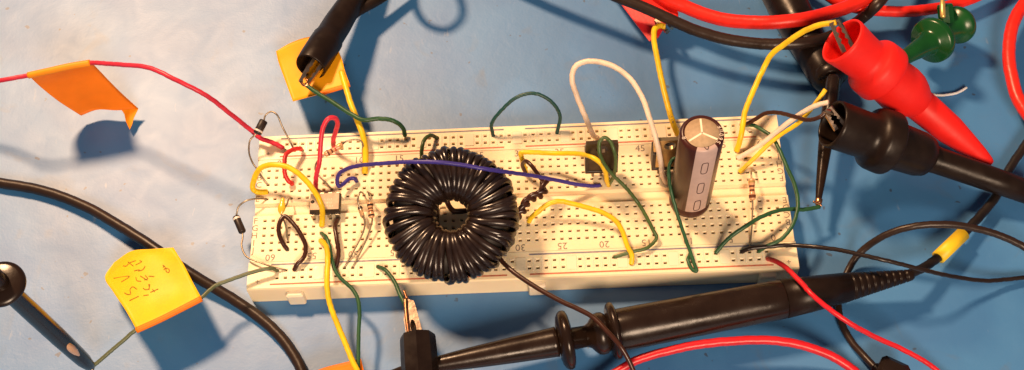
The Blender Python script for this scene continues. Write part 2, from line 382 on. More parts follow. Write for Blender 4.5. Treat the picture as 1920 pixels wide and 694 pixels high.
# ------------------------------------------------------------------ chip
def dip():
    c = Vector(((X(6.7) + X(9.7)) / 2, 0, TOP)); c.x = P(613, 395, TOP).x; c.x = round((c.x - X(.5)) / PIT) * PIT + X(.5)
    t = thing('timer_chip', 'small eight pin chip with glare painted pale on its top, straddling the board trench', 'chip', c)
    mb = MB(); z0, z1 = TOP + .6, TOP + 4.0; zm = (z0 + z1) / 2
    vs = []
    for zz, k in ((z0, .35), (zm, 0), (z1 - .05, .4)):
        vs += [(c.x - 4.85 + k, -3.25 + k, zz), (c.x + 4.85 - k, -3.25 + k, zz), (c.x + 4.85 - k, 3.25 - k, zz), (c.x - 4.85 + k, 3.25 - k, zz)]
    fs = [(0, 3, 2, 1), (8, 9, 10, 11)] + [(q * 4 + k, q * 4 + (k + 1) % 4, q * 4 + 4 + (k + 1) % 4, q * 4 + 4 + k) for q in (0, 1) for k in range(4)]
    mb.add(vs, fs, 0, False); b = mb.build('chip_body', M['epoxy'], t)
    mb = MB(); abox(mb, c.x - 4.4, c.x + 4.4, -2.8, 2.8, z1 - .05, z1 + .02); mb.build('top_face', M['chiptop'], b)
    mb = MB(); lathe(mb, Vector((c.x - 3.7, 0, z1 - .1)), Vector((c.x - 3.7, 0, z1 + .05)), [(0, .6), (.15, .6)], 16); mb.build('notch', M['epoxy'], b)
    mb = MB(); rr = random.Random(3)
    for row in (.7, -.5, -1.6):
        x = c.x - 2.3
        while x < c.x + 2.4:
            w = rr.uniform(.25, .6); abox(mb, x, x + w, row - .35 + rr.uniform(0, .15), row + .25, z1 + .02, z1 + .03); x += w + rr.uniform(.15, .3)
    mb.build('worn_print', M['chipmark'], b)
    for k in range(4):
        for sg in (-1, 1):
            x = c.x - 3.81 + k * PIT; mb = MB()
            abox(mb, x - .65, x + .65, min(sg * 3.1, sg * 4.0), max(sg * 3.1, sg * 4.0), zm - .14, zm + .14, 0, .05)
            abox(mb, x - .62, x + .62, min(sg * 3.75, sg * 4.02), max(sg * 3.75, sg * 4.02), TOP + .5, zm - .1, 0, .05)
            abox(mb, x - .28, x + .28, min(sg * 3.75, sg * 4.0), max(sg * 3.75, sg * 4.0), TOP - 2, TOP + .55)
            mb.build('pin', M['tin'], t)
dip()

# ------------------------------------------------------------------ toroid
def toroid():
    C = P(847, 403, 21.2); TL = Matrix.Rotation(math.radians(21), 3, 'X'); Z = C.z
    def T(p): return C + TL @ (p - C)
    t = thing('toroid_inductor', 'large ring inductor wound with glossy black wire, on the middle of the breadboard', 'inductor', (C.x, C.y, TOP))
    mb = MB(); pr = []
    for k in range(25):
        a = 2 * math.pi * k / 24; pr.append((C.z - 6.2 + 6.2 + 5.2 * math.sin(a), 13 + 4.6 * math.cos(a)))
    lathe(mb, Vector((C.x, C.y, 0)), Vector((C.x, C.y, 1)), pr, 48, caps=(False, False)); mb.v = [T(v) for v in mb.v]; mb.build('core', M['core'], t)
    N = 54; r = 1.08; path = []; rr = random.Random(11)
    par = []
    for i in range(N + 2):
        lay = i % 3
        par.append((19.6 + rr.uniform(-.75, .4) - .35 * (i % 2), (4.9, 6.1, 7.2)[lay] + rr.uniform(-.25, .25), 5.7 + (.7, .2, -.25)[lay] + rr.uniform(-.2, .3), rr.uniform(-.075, .075), rr.uniform(-.03, .03)))
    K = 22
    for i in range(N):
        for k in range(K):
            s = k / K; a = 2 * math.pi * s - math.pi / 2        # start at the bottom
            p0, p1 = par[i], par[i + 1]; e = s
            ro, ri, hh, tw, jt = [p0[q] * (1 - e) + p1[q] * e for q in range(5)]
            ca, sa = math.cos(a), math.sin(a)
            ce = math.copysign(abs(ca) ** .72, ca); se = math.copysign(abs(sa) ** .72, sa)
            R = (ro + ri) / 2 + ce * (ro - ri) / 2
            bul = hh * (1 - .0 * ce)
            th = 2 * math.pi * (i + s) / N + tw * se * 1.5 + jt
            th += .10 * ce
            path.append(T(Vector((C.x + R * math.cos(th - .35), C.y + R * math.sin(th - .35), C.z + se * bul - .2))))
    mb = MB(); tube(mb, path, r, 9); mb.build('winding', M['winding'], t)
    # leads
    mb = MB(); tube(mb, path_of([(930, 470, 15), (939, 487, 15), (961, 508.6, 16), (1004, 538, 17), (1052, 565, 18), (1085, 580, 18.6), (1112, 595, 19), (1139, 622, 19.5), (1162, 648, 19), (1176, 670, 17), (1187, 694, 15), (1196, 720, 13)]), .72, 12)
    mb.build('lead', M['brown'], t)
    mb = MB(); tube(mb, path_of([(1020, 343, 15), (1008, 326, 16), (996, 310, 17), (986, 302.5, 16), (979.5, 309, 13), (980, 326)]), .66, 12); mb.build('lead', M['brown'], t)
    for ph in (0, math.pi):
        ax = path_of([(1021, 340, 15), (1017, 362, 15), (1004, 368, 15), (989, 377, 15), (981, 392, 15), (972, 404, 14)], 12); pth = []
        for i, p in enumerate(ax):
            a = ph + i * .30; pth.append(p + Vector((math.cos(a) * .75, math.sin(a) * .75 * .6, math.sin(a) * .8)))
        mb = MB(); tube(mb, pth, .82, 10); mb.build('twisted_lead', M['brown'], t)
    mb = MB(); tube(mb, path_of([(819, 360, 12), (820, 380, 9.4), (820, 425, 9.4), (822, 450, 12)]), .55, 10); mb.build('under_lead', M['brown'], t)
    mb = MB(); tube(mb, path_of([(836, 362, 13), (840, 382, 11), (850, 395, 10.5), (868, 396, 10.5), (885, 392, 12)]), .85, 10); mb.build('under_lead', M['brown'], t)
toroid()

# ------------------------------------------------------------------ electrolytic capacitor
def capacitor():
    base = P(1287, 378, TOP + .8); base.z = TOP + .8
    top = Vector((P(1316.5, 249, 49).x, P(1316.5, 249, 49).y, 49.0))
    base = Vector((top.x - .3, base.y * .75 + top.y * .25, base.z))
    ax = (top - base).normalized(); L = (top - base).length; R = 6.25
    t = thing('electrolytic_capacitor', 'tall maroon can capacitor with vent cross on its silver top, standing on the board', 'capacitor', (base.x, base.y, TOP))
    mb = MB(); lathe(mb, base, top, [(0, 4.6), (.3, R - .3), (.8, R), (2.6, R), (3.2, R - .45), (3.9, R - .45), (4.5, R), (L - 1.0, R), (L - .35, R - .25), (L, R - .8), (L + .02, 4.95), (L - .25, 4.8)], 56, caps=(True, True))
    body = mb.build('sleeve', M['sleeve'], t)
    mb = MB(); lathe(mb, base, top, [(L - .4, 4.9), (L - .12, 4.82), (L - .1, .05)], 48, caps=(False, True)); cap = mb.build('top_disc', M['alu'], t)
    N = Vector((1, 0, 0)); N = (N - ax * N.dot(ax)).normalized(); B = ax.cross(N)
    def cyl(a, s, r): return base + ax * s + (N * math.cos(a) + B * math.sin(a)) * r
    mb = MB()
    for a in (math.pi / 2, math.pi / 2 + 2.09 + .05, math.pi / 2 - 2.09):
        d = N * math.cos(a) + B * math.sin(a); e = ax.cross(d); c = base + ax * (L - .06)
        box(mb, c + d * 2.25, d * 2.35, e * .27, ax * .05)
    mb.build('vent_cross', M['score'], cap)
    # polarity stripe on the side and shoulder, facing the front
    mb = MB(); ac = -math.pi / 2 + .16; hw = .52; K = 10; prof = [(4.6, R + .03), (L - 1.0, R + .03), (L - .33, R - .21), (L + .03, R - .78), (L + .05, 4.8)]
    vs = []
    for s, r in prof:
        for k in range(K + 1): vs.append(cyl(ac - hw + 2 * hw * k / K, s, r))
    mb.add(vs, [(i * (K + 1) + k, i * (K + 1) + k + 1, (i + 1) * (K + 1) + k + 1, (i + 1) * (K + 1) + k) for i in range(len(prof) - 1) for k in range(K)])
    st = mb.build('polarity_stripe', M['stripe'], body)
    mb = MB()
    for sc in (8.5, 19, 30.5):
        lp = []
        for q in range(25):
            a = 2 * math.pi * q / 24; x = math.copysign(abs(math.cos(a)) ** .5, math.cos(a)); y = math.copysign(abs(math.sin(a)) ** .5, math.sin(a))
            lp.append(cyl(ac + x * .15, sc + y * 3.0, R + .05))
        tube(mb, lp, .13, 6, caps=False)
    lp = [cyl(ac + .17 * math.cos(a), L + .07, R - 1.05 + .55 * math.sin(a)) for a in [0 - math.pi * k / 12 for k in range(13)]]
    lp = [cyl(ac - .12, L + .07, R - 1.5)] + [cyl(ac - .12 + .24 * k / 8, L + .07, R - 1.45 + .75 * math.sin(math.pi * k / 8)) for k in range(9)]
    tube(mb, lp, .12, 6)
    mb.build('minus_marks', M['stripeprint'], st)
    mb = MB()
    for ch, deg in (('5', -38), ('6', -24), ('0', -10), ('µ', 4), ('F', 18), ('8', 196)):
        a = math.radians(deg); d = N * math.cos(a) + B * math.sin(a); e = ax.cross(d)
        text(mb, ch, 1.8, base + ax * (L + .07) + d * (R - .85), e, -d)
    mb.build('value_print', M['capprint'], body)
    for dx in (-2.5, 2.5):
        mb = MB(); p = base + Vector((dx, 0, .5)); tube(mb, [p, p + Vector((0, 0, -4))], .35, 8); mb.build('lead', M['tin'], t)
capacitor()

# ------------------------------------------------------------------ power transistors (metal tab towards the viewer)
def transistor(u, v, label, lean, tabm, hb=5.0):
    h = P(u, v, TOP); c = Vector((h.x, h.y, TOP))
    t = thing('power_transistor', label, 'transistor', c, 'power transistors plugged in the board')
    up = Vector((0, math.sin(lean), math.cos(lean))); fr = Vector((0, -math.cos(lean), math.sin(lean))); xx = Vector((1, 0, 0))
    o = c + up * hb
    mb = MB()                                            # plastic body behind and around the tab
    box(mb, o + up * 4.5 - fr * 2.2, xx * 5.0, up * 4.5, fr * 1.7, 0, False, .35)
    for sg in (-1, 1): box(mb, o + up * 4.3 + xx * sg * 4.45 + fr * .1, xx * .55, up * 4.3, fr * .75, 0, False, .12)
    box(mb, o + up * .6 + fr * .1, xx * 4.9, up * .6, fr * .8, 0, False, .12)
    mb.build('plastic_body', M['epoxy'], t)
    mb = MB(); K = 24                                    # tab with a round hole
    hc = o + up * 12.2; hr = 1.8
    vs = []; outl = []
    zb, zt = 1.2, 15.0; hw = 3.9; hw2 = 4.95
    for k in range(K):
        a = 2 * math.pi * k / K; d = (math.cos(a), math.sin(a))
        sc = min(hw2 / abs(d[0]) if abs(d[0]) > 1e-6 else 9e9, 2.75 / abs(d[1]) if abs(d[1]) > 1e-6 else 9e9)
        outl.append((d[0] * sc, d[1] * sc)); 
    for dep in (.65, -.65):
        for k in range(K):
            a = 2 * math.pi * k / K; vs.append(hc + xx * hr * math.cos(a) + up * hr * math.sin(a) + fr * dep)
        for x, y in outl: vs.append(hc + xx * x + up * y + fr * dep)
    fs = []
    for k in range(K):
        n = (k + 1) % K
        fs += [(k, n, K + n, K + k), (2 * K + k, 3 * K + k, 3 * K + n, 2 * K + n), (k, 2 * K + k, 2 * K + n, n), (K + k, K + n, 3 * K + n, 3 * K + k)]
    mb.add(vs, fs, 0, False)
    box(mb, o + up * 5.32, xx * 3.9, up * 4.1, fr * .64, 0, False)
    mb.build('metal_tab', M[tabm], t)
    for k in (-1, 0, 1):
        mb = MB(); q = o + xx * k * PIT - fr * 1.8; tube(mb, [q + up * .4, q - up * (hb - 1), Vector((c.x + k * PIT, c.y, TOP - 2))], [.6, .45, .35], 6); mb.build('leg', M['tin'], t)
transistor(1127, 336, 'upright power transistor whose dark tab stands behind the looped dark green wire', .10, 'darktab', 4.4)
transistor(1250, 330, 'upright power transistor whose bronze tab is half hidden behind the tall capacitor', .10, 'heatsink', 4.4)

# ------------------------------------------------------------------ small axial parts
def axial(name, label, cat, A, B, rpx, bodym, bands, leads, group=None, bone=True, leadm=None):
    a, b = P(*A), P(*B); L = (b - a).length; r = rpx / 2 * mmpx(a)
    t = thing(name, label, cat, Vector(((a.x + b.x) / 2, (a.y + b.y) / 2, min(a.z, b.z))), group)
    mb = MB()
    if bone: prof = smoothprof([(0, .25 * r), (.04 * L, .8 * r), (.16 * L, r), (.30 * L, .92 * r), (.38 * L, .78 * r), (.62 * L, .78 * r), (.70 * L, .92 * r), (.84 * L, r), (.96 * L, .8 * r), (L, .25 * r)], 3)
    else: prof = [(0, .5 * r), (.01 * L, .85 * r), (.06 * L, r), (.94 * L, r), (.99 * L, .85 * r), (L, .5 * r)]
    lathe(mb, a, b, prof, 20); body = mb.build('component_body', M[bodym], t)
    def rad(s):
        s *= L
        for (s0, r0), (s1, r1) in zip(prof, prof[1:]):
            if s0 <= s <= s1: return r0 + (r1 - r0) * (s - s0) / max(s1 - s0, 1e-6)
        return prof[-1][1]
    for s0, s1, mk in bands:
        mb = MB(); n = 5; lathe(mb, a, b, [((s0 + (s1 - s0) * k / n) * L, rad(s0 + (s1 - s0) * k / n) + .04) for k in range(n + 1)], 20, caps=(False, False)); mb.build('colour_band', M[mk], body)
    for ld in leads: lead_mb(ld).build('lead', leadm or M['tin'], t)
    return t
GA = 'small axial components plugged in the board'
axial('rectifier_diode', 'black diode with looped wire legs above the red wire at the board corner', 'diode', (495, 226, 16), (482, 251, 15), 16, 'epoxy', [(.74, .86, 'silver')],
      [[(494.5, 227, 16), (498, 216, 16.5), (508, 209.5, 17), (519, 215, 17), (529, 237, 14.5), (541, 260, 11), (551, 279)], [(482.5, 250, 15), (478.5, 253, 15), (469, 263, 14), (467, 286, 12.5), (473, 304, 11.5), (484, 320, 11), (493, 334, 10), (502, 346)]], GA, False)
axial('rectifier_diode', 'black diode with silver stripe hanging off the end of the board', 'diode', (442, 406, 9), (455, 436, 8.5), 14, 'epoxy', [(.10, .22, 'silver')],
      [[(442.5, 407, 9), (444, 400, 9.4), (447.4, 387.6, 10.5), (462, 376.5, 11.5), (481, 372.7, 10.5), (500, 373)], [(454.6, 435, 8.5), (455, 445, 8.6), (453, 460.5, 9), (462, 481, 9.8), (487, 492, 10.4), (519, 503, 9.8), (537, 503)]], GA, False)
axial('resistor', 'tan resistor slung at an angle beside the red loop wire', 'resistor', (608, 291, 15), (643, 271, 15), 11.5, 'resbody', [(.16, .24, 'bandbrown'), (.36, .44, 'bandbrown'), (.54, .62, 'bandred'), (.80, .87, 'bandgold')],
      [[(641, 272, 15), (647, 266.5, 15), (657.5, 262.6, 15), (673, 262.6, 14.5), (679.5, 268, 13.5), (680, 290, 10.5), (677, 332)], [(609, 290.5, 15), (603, 296, 14.5), (594, 304, 14), (591, 317, 13), (598, 330, 11), (611, 343, 9.6), (626, 358)]], GA)
axial('resistor', 'banded resistor standing over the trench to the right of the chip', 'resistor', (693.5, 379, 13), (697, 409, 12), 12, 'resbody', [(.15, .27, 'bandblack'), (.38, .46, 'bandbrown'), (.55, .62, 'bandbrown'), (.80, .90, 'bandblack')],
      [[(694, 381, 13), (693, 371, 14), (691, 362, 13), (689, 360, 11), (690.5, 372)], [(697, 407, 12), (698, 412, 11.8), (687, 448, 10.4), (668, 500)]], GA)
axial('glass_diode', 'tiny glass diode tilted beside the banded resistor right of the chip', 'diode', (674.5, 388, 12), (680, 406, 12), 8.5, 'glass', [(.05, .3, 'bandblack')],
      [[(675, 390, 12), (671, 374, 13.5), (675, 361, 13.5), (680, 362, 11), (683, 372)], [(679.5, 404, 12), (684, 416, 11.6), (682, 432, 10.8), (653.6, 500)]], GA, False)
axial('resistor', 'gold banded resistor held upright by long straight legs at the right end', 'resistor', (1409, 334, 14), (1411, 376, 12), 13, 'resbody', [(.14, .22, 'bandgold'), (.34, .42, 'bandbrown'), (.52, .6, 'bandbrown'), (.76, .9, 'bandbrown')],
      [[(1409, 336, 14), (1408.5, 327, 14), (1409, 321, 12.5), (1410, 325)], [(1411, 374, 12), (1411, 384, 11.6), (1410, 420, 10.2), (1409, 468)]], GA)
# dipped bead capacitor
t = thing('bead_capacitor', 'small yellow dipped bead capacitor above the black hairpin wire', 'capacitor', P(529, 400, 12))
mb = MB(); a, b = P(530.5, 371, 13), P(526.5, 402, 12.2); L = (b - a).length
lathe(mb, a, b, smoothprof([(0, .35), (.08 * L, .62), (.3 * L, .78), (.55 * L, 1.2), (.78 * L, 1.05), (L * .95, .5), (L, .3)], 3), 20, sx=.7); mb.build('component_body', M['bead'], t)
lead_mb([(526.5, 400, 12.2), (531, 410, 11.5), (536, 425, 10.5), (539.5, 455)]).build('lead', M['tin'], t)
lead_mb([(533, 392, 12.2), (538, 383, 11.6), (541, 374, 10.8), (549, 373)]).build('lead', M['tin'], t)

# ------------------------------------------------------------------ jumper wires on the board
GJ = 'jumper wires plugged in the breadboard'
W = wire
W('jumper_wire', 'short red hook wire beneath the yellow arch at the board corner', 'wire', [(569, 281), (561.5, 278.5, 11), (546, 282, 13), (535.6, 291, 14), (533.5, 307, 14), (534, 325, 12.5), (539.5, 338, 11), (546, 343, 10), (550.6, 346)], 8.5, M['red'], GJ, 'a')
W('jumper_wire', 'tall red loop wire rising above the chip', 'wire', [(596, 360), (592, 345, 11), (593, 330, 13.5), (599, 304, 17), (601.5, 268, 21), (606, 239, 24), (616, 222.5, 25.5), (628, 221.5, 24.5), (633, 231, 22), (629.5, 247, 18), (625, 262.6, 14), (628, 280)], 9, M['pink'], GJ)
W('jumper_wire', 'thick yellow wire arching from the board edge over the chip', 'wire', [(500.6, 360.5), (483.7, 360, 9.8), (474.6, 354.7, 11), (474.8, 343, 12.5), (481, 325, 15), (491.5, 313.5, 17), (509.6, 309, 18.5), (535.6, 312, 19), (559, 325, 18.5), (579.7, 345.6, 17.5), (595, 368, 16.5), (603.5, 388, 14), (604.5, 408, 10.5), (607, 422)], 10.5, M['yellow'], GJ)
W('jumper_wire', 'long purple wire lying across the top of the toroid', 'wire', [(674, 343), (665, 335, 10.5), (655, 335.5, 11), (643, 345.6, 11.5), (635.4, 349, 12.5), (632, 340, 14), (636, 326, 16.5), (649.7, 317, 19.5), (673, 310.6, 23), (700, 308, 28), (738, 305, 32), (768, 303.5, 34), (820, 304, 35.5), (858.5, 308, 35), (910, 317, 33.5), (949, 322.5, 29), (1007.6, 331, 20), (1051, 339.5, 14), (1080, 345.5, 11.5), (1105, 348.5, 9.8), (1122, 349)], 8, M['purple'], GJ)
W('jumper_wire', 'short dark green hook wire behind the toroid', 'wire', [(814, 257), (807, 254, 11.5), (796, 262, 13), (791.5, 276, 13), (793, 300)], 7.5, M['darkgreen'], GJ)
W('jumper_wire', 'slim teal wire arching over the back edge of the board', 'wire', [(919, 250), (922, 232, 13), (940, 207, 17), (965, 185, 20), (987.5, 176, 21), (1010, 177, 21), (1035, 192, 18.5), (1050, 217, 14), (1054, 247)], 7, M['teal'], GJ)
W('jumper_wire', 'white sleeved wire in a tall arch between the two transistors', 'wire', [(1118, 275), (1112, 253, 14), (1100, 225, 20), (1081, 178, 27), (1072.5, 148, 31), (1079, 125, 33), (1099, 115.5, 34), (1130, 117.5, 35), (1160, 130, 35), (1185, 152, 34.5), (1205, 185, 33), (1219, 225, 31), (1231, 265, 28), (1239, 305, 21), (1242.5, 328, 14), (1246, 345)], 10.5, M['white'], GJ)
W('jumper_wire', 'yellow wire running straight along the board then bending down by a transistor', 'wire', [(981, 322), (980, 302, 12.5), (977, 287, 14.5), (990, 285.5, 15), (1036.5, 287.5, 15.5), (1085, 288.5, 20), (1108.5, 294, 24), (1125, 305, 24), (1134.4, 320, 20), (1137, 335, 14.5), (1137, 350)], 9.5, M['yellow'], GJ)
W('jumper_wire', 'yellow wire curving in an arch to the right of the toroid', 'wire', [(983, 423), (994.6, 410, 11), (1012, 394.6, 13), (1029, 382, 14), (1049, 377.5, 14.5), (1072, 381.6, 14), (1104, 390, 13.5), (1133, 400, 13), (1156, 416, 12.5), (1167.5, 435, 12), (1176, 461, 11), (1185, 480, 10), (1191, 492)], 9.5, M['yellow'], GJ, 'a')
W('jumper_wire', 'dark green wire with a narrow loop crossing in front of a transistor', 'wire', [(1149, 350), (1150.5, 330, 17), (1154.5, 306, 24), (1152, 284, 29), (1143, 264, 31), (1133, 258, 31.5), (1124.5, 266, 31), (1124, 286, 29), (1134.4, 310, 25), (1152, 331, 21.5), (1175, 353.5, 18), (1195, 379, 14), (1210, 403, 13), (1225, 432, 11.5), (1231, 444, 10.5), (1227, 453, 10), (1211, 466, 10), (1185, 472, 9.8), (1160, 479)], 7, M['darkgreen'], GJ)
W('jumper_wire', 'dark green wire hugging the left side of the tall capacitor', 'wire', [(1273, 345), (1275, 325, 20), (1273, 305, 25), (1265, 297, 27), (1256.5, 307, 26), (1254, 329.5, 23), (1257.6, 355, 19.5), (1265.5, 386, 16), (1276, 420, 13.2), (1291, 464, 10.8), (1302, 495.5, 9.8), (1306, 508, 9.3), (1300, 507, 9.2), (1290, 489, 9.2), (1287, 473)], 7, M['green'], GJ)
W('jumper_wire', 'black hairpin wire under the yellow bead capacitor', 'wire', [(539.4, 468.4), (528, 452, 10), (522.5, 433, 11.2), (526, 414, 12), (533.5, 406, 12), (547, 416, 12), (563, 438, 11.8), (573, 461, 11), (570, 482, 10.2), (557, 496, 9.8), (546, 503)], 8.5, M['brown'], GJ)
W('jumper_wire', 'short black wire leading straight down from the chip', 'wire', [(632, 411), (628.5, 425, 10.6), (632, 451, 11), (635, 473, 10.4), (633, 503)], 8.5, M['brown'], GJ)
W('jumper_wire', 'dark green wire curling off the right end of the board', 'wire', [(1397, 240), (1412, 235, 11), (1428, 243, 12.5), (1446, 256, 13.5), (1461, 280, 14), (1476, 315, 14), (1490, 347, 13.5), (1496, 383, 13), (1486, 422, 12.5), (1464, 449, 11.5), (1437, 462, 10.4), (1424, 470)], 7.5, M['green'], GJ)
W('jumper_wire', 'dark green wire from the board to the slim bronze hook tip', 'wire', [(1345, 472), (1357, 456.5, 10.5), (1374, 440.7, 12.5), (1397, 425, 14), (1426, 407.5, 14), (1455, 396, 13), (1483.6, 392, 11.5), (1506.6, 393, 10), (1537, 388, 8.6)], 8, M['green'], GJ)
W('lead_wire', 'green wire gripped by the black alligator clip at the orange note', 'wire', [(572, 158, 16.8), (590, 171, 16.6), (625, 192.5, 16.2), (660, 215, 16), (682, 225, 16), (710, 222.5, 15.5), (738, 227, 15), (755, 240, 12), (764, 256)], 8.5, M['green'], GJ, 'b')
W('lead_wire', 'yellow wire dropping from the orange note to the board', 'wire', [(640, 135, 14), (647.5, 160, 14), (658, 195, 14), (670, 226, 13.5), (680, 252, 13), (685, 280, 11.5), (679, 320)], 11.5, M['yellow'], GJ)
yw = W('lead_wire', 'yellow wire rising from beside the capacitor to the small red clip', 'wire', [(1266, 262), (1260, 225, 12.5), (1247.5, 180, 13.5), (1238, 138, 13), (1230.5, 100, 12), (1226, 70, 11), (1228.5, 53, 10.5), (1238, 48, 10), (1246, 50, 9.5)], 11, M['yellow'], GJ)
W('lead_wire', 'yellow wire curving up to the jaws of the big red clip', 'wire', [(1386, 286), (1390, 252, 13), (1397, 210, 15), (1415, 165, 17.5), (1431, 130, 19), (1446, 103, 23), (1475, 80, 28), (1505, 60, 33), (1535, 47.5, 38), (1568, 42, 41)], 10.5, M['yellow'], GJ)
W('lead_wire', 'white wire running up to the jaws of the big black clip', 'wire', [(1387, 293), (1425, 272, 13), (1465, 240, 18), (1505, 211, 23), (1530, 198, 26.5), (1553, 192, 29)], 9.5, M['white'], GJ)
W('lead_wire', 'thinner yellow wire underneath the white wire at the right end', 'wire', [(1391, 324), (1415, 296, 11.4), (1455, 258.5, 15.5), (1500, 228, 21), (1525, 199, 25), (1548, 168, 28)], 8.5, M['yellow'], GJ)
W('lead_wire', 'black wire bridging from the board corner to the big black clip', 'wire', [(1390, 233), (1401, 232, 11), (1417, 223, 13.5), (1437, 212, 16), (1462, 212, 19), (1490, 219, 22), (1515, 225, 25), (1536, 220, 27.5), (1552, 208, 29)], 8, M['brown'], GJ)
W('lead_wire', 'thin black wire trailing from the rail out over the mat to the right', 'wire', [(1395, 467), (1405, 466.5, 9.8), (1440, 462.5, 10.5), (1483.6, 460, 11.5), (1530, 463, 14.5), (1575, 469, 16), (1607, 476, 17), (1650, 486, 18), (1692, 496, 16.5), (1734, 507, 14), (1798, 520.5, 8), (1853, 526.5, 4), (1887, 524, 2.6), (1925, 520.5, 2), (1960, 522, 2)], 8.5, M['black'], GJ)
W('lead_wire', 'thin red wire leaving the rail and crossing over the probe handle', 'wire', [(1441, 486), (1452, 489, 11.5), (1470, 499, 14), (1504, 532, 18), (1523, 553, 20), (1577, 595.5, 19), (1628, 625.5, 15), (1692, 655, 10), (1734, 678, 7), (1760, 697, 5), (1790, 720, 4)], 10, M['cable crimson'], GJ)
W('lead_wire', 'grey green wire passing under the yellow note to the hook tip', 'wire', [(167, 690, 9), (176, 685, 9.4), (199, 666, 10.5), (232, 638, 12), (256, 618, 13), (315, 589, 13.4), (374, 560, 13.2), (404, 535.5, 12.6), (431, 525, 12.2), (480, 508.6, 11.6), (508, 503.5, 11), (524, 505)], 7.5, M['sage'], GJ)
W('lead_wire', 'thick yellow wire hanging over the front edge of the board', 'wire', [(607, 447), (612, 462, 11.5), (614.5, 485, 13), (613.5, 515, 13.5), (613.5, 541, 13.2), (619, 571, 12.8), (633, 609, 12), (648.5, 646, 11.5), (661, 677, 11.4), (674, 702, 11), (690, 730, 10)], 11, M['yellow'], GJ)
W('lead_wire', 'slim green wire hanging over the front edge beside the thick yellow one', 'wire', [(605, 434), (612, 446, 11), (618, 464, 11.5), (622, 486, 11.5), (628, 506, 11.4), (640, 523, 11.2), (658, 539, 11), (670, 558, 11), (674, 585, 10.6), (672.6, 619, 10), (671.7, 668, 9.5), (671, 710, 9)], 7.5, M['green'], GJ)
W('lead_wire', 'short green wire held in the bare jaws of the small alligator clip', 'wire', [(712, 500), (722, 506, 10.5), (731, 516, 11.2), (742, 532.5, 12), (748, 548, 12.6), (757, 566, 13), (763, 580, 13)], 8, M['green'], GJ)
W('lead_wire', 'long red wire running off to the left through an orange tape flag', 'wire', [(-40, 158, 22), (0, 151, 26.6), (53, 141.5, 27.2), (92, 133, 27.8), (130, 124.5, 28), (169, 118, 27.8), (200, 119.5, 30), (230, 121.5, 33), (280, 127.5, 36), (330, 150, 36), (385, 178, 31), (430, 212, 22), (473, 246.5, 13.2), (489, 259.5, 11.6), (510, 267, 11), (526, 275, 10), (537, 283)], 9, M['pink'], GJ, 'b')
mb = MB(); rr = random.Random(5)
q = path_of([(1266, 262), (1260, 225, 12.5), (1247.5, 180, 16 - 2.5), (1238, 138, 13)], 14)
for i in range(3, len(q) - 12):
    if rr.random() < .62:
        vd = (CC - q[i]).normalized(); d = (q[i + 1] - q[i - 1]).normalized(); sd = d.cross(vd).normalized()
        c = q[i] + vd * .84 + sd * rr.uniform(-.2, .2); tube(mb, [c - sd * .3 + d * rr.uniform(-.2, .2), c + sd * .3], .14, 6)
mb.build('ink_print', M['ink'], yw)
# ------------------------------------------------------------------ cables on the mat
def cable(label, pts, w, m, name='cable', group='test lead cables around the board'):
    return wire(name, label, 'cable', pts, w, m, group)
cable('brown black cable curving past the yellow note in the lower left', [(-40, 337, 2), (0, 343, 2), (81, 358, 2.2), (162, 388, 3), (215.5, 418, 4), (291, 466, 5.2), (350, 508, 4.6), (440, 563, 2.4), (494, 601, 2), (531.6, 638, 2), (556, 674, 2), (568, 700, 2), (576, 740, 2)], 21, M['cable brown'])
cable('bright red cable sweeping along the top edge above the yellow wire', [(1215, -25, 13), (1254.5, 1, 12.5), (1285.6, 13, 12), (1324.5, 28.5, 12), (1363, 38, 12.5), (1402, 41.5, 13.5), (1449, 42, 15), (1506.5, 36, 15.5), (1550, 26, 15), (1593, 11.5, 15), (1640, -12, 15)], 26, M['cable red'])
cable('bright red cable behind the green grabber', [(1530, -25, 9), (1572, 4, 9), (1610, 16, 9), (1650, 20.5, 8), (1703, 21.5, 7), (1746.5, 17, 6), (1784, 10, 5.5), (1830, -6, 5), (1870, -25, 5)], 21, M['cable red'])
cable('bright red cable bending down along the right edge', [(1950, -30, 7), (1919, 9, 7), (1902, 38, 7), (1893.4, 72, 7), (1892, 115, 7), (1899, 153, 7), (1908, 184, 7), (1922, 208, 7), (1950, 245, 7)], 24, M['cable red'])
cable('crimson cable arching along the bottom edge below the probe', [(1120, 718, 4), (1155, 698, 5), (1192.5, 676, 6.5), (1257, 657, 8), (1311, 646, 8.5), (1360, 640.6, 9), (1405, 638, 9), (1448, 638.5, 9), (1502, 647, 8), (1555.6, 666, 6), (1595, 690, 4), (1630, 720, 3)], 17, M['cable crimson'])
cable('dark brown cable along the top edge behind the small red clip', [(1120, -22, 16), (1161, -4, 15.5), (1200, 11, 15), (1247, 32, 14.5), (1296, 54, 13.5), (1350, 71, 13), (1389, 78, 13), (1430, 82.5, 13.5), (1463, 83, 14), (1506.5, 80.7, 14), (1544, 73, 13), (1590, 52, 11), (1622, 30, 10), (1645, 8, 15), (1672, -25, 13)], 22, M['cable brown'])
cable('thin brown cable looping under the yellow taped cable on the right', [(1960, 492, 10), (1925, 466, 11), (1887, 446.6, 13), (1840, 431, 15), (1776.6, 421, 17), (1713, 424.6, 16), (1662, 440, 12), (1624, 463.6, 7), (1603, 485, 4), (1588, 512, 2.2), (1576, 545, 1.6), (1572, 570, 1.6), (1576, 600, 1.6), (1594, 637, 1.6), (1622, 670, 2.4), (1645, 694, 4)], 13.5, M['cable brown'])
cab = cable('black probe cable leaving to the upper right with a yellow tape band', [(1690, 519, 9.5), (1709, 512, 9), (1734, 500.5, 7.5), (1760, 482, 6), (1790, 456, 5), (1820, 424, 4), (1844, 398, 3.6), (1868, 367, 3.4), (1892, 318, 3.4), (1919, 277, 3.4), (1950, 230, 3.4)], 17, M['cable black'])
mb = MB(); a, b = P(1759, 483, 6), P(1806, 438, 4.6); L = (b - a).length
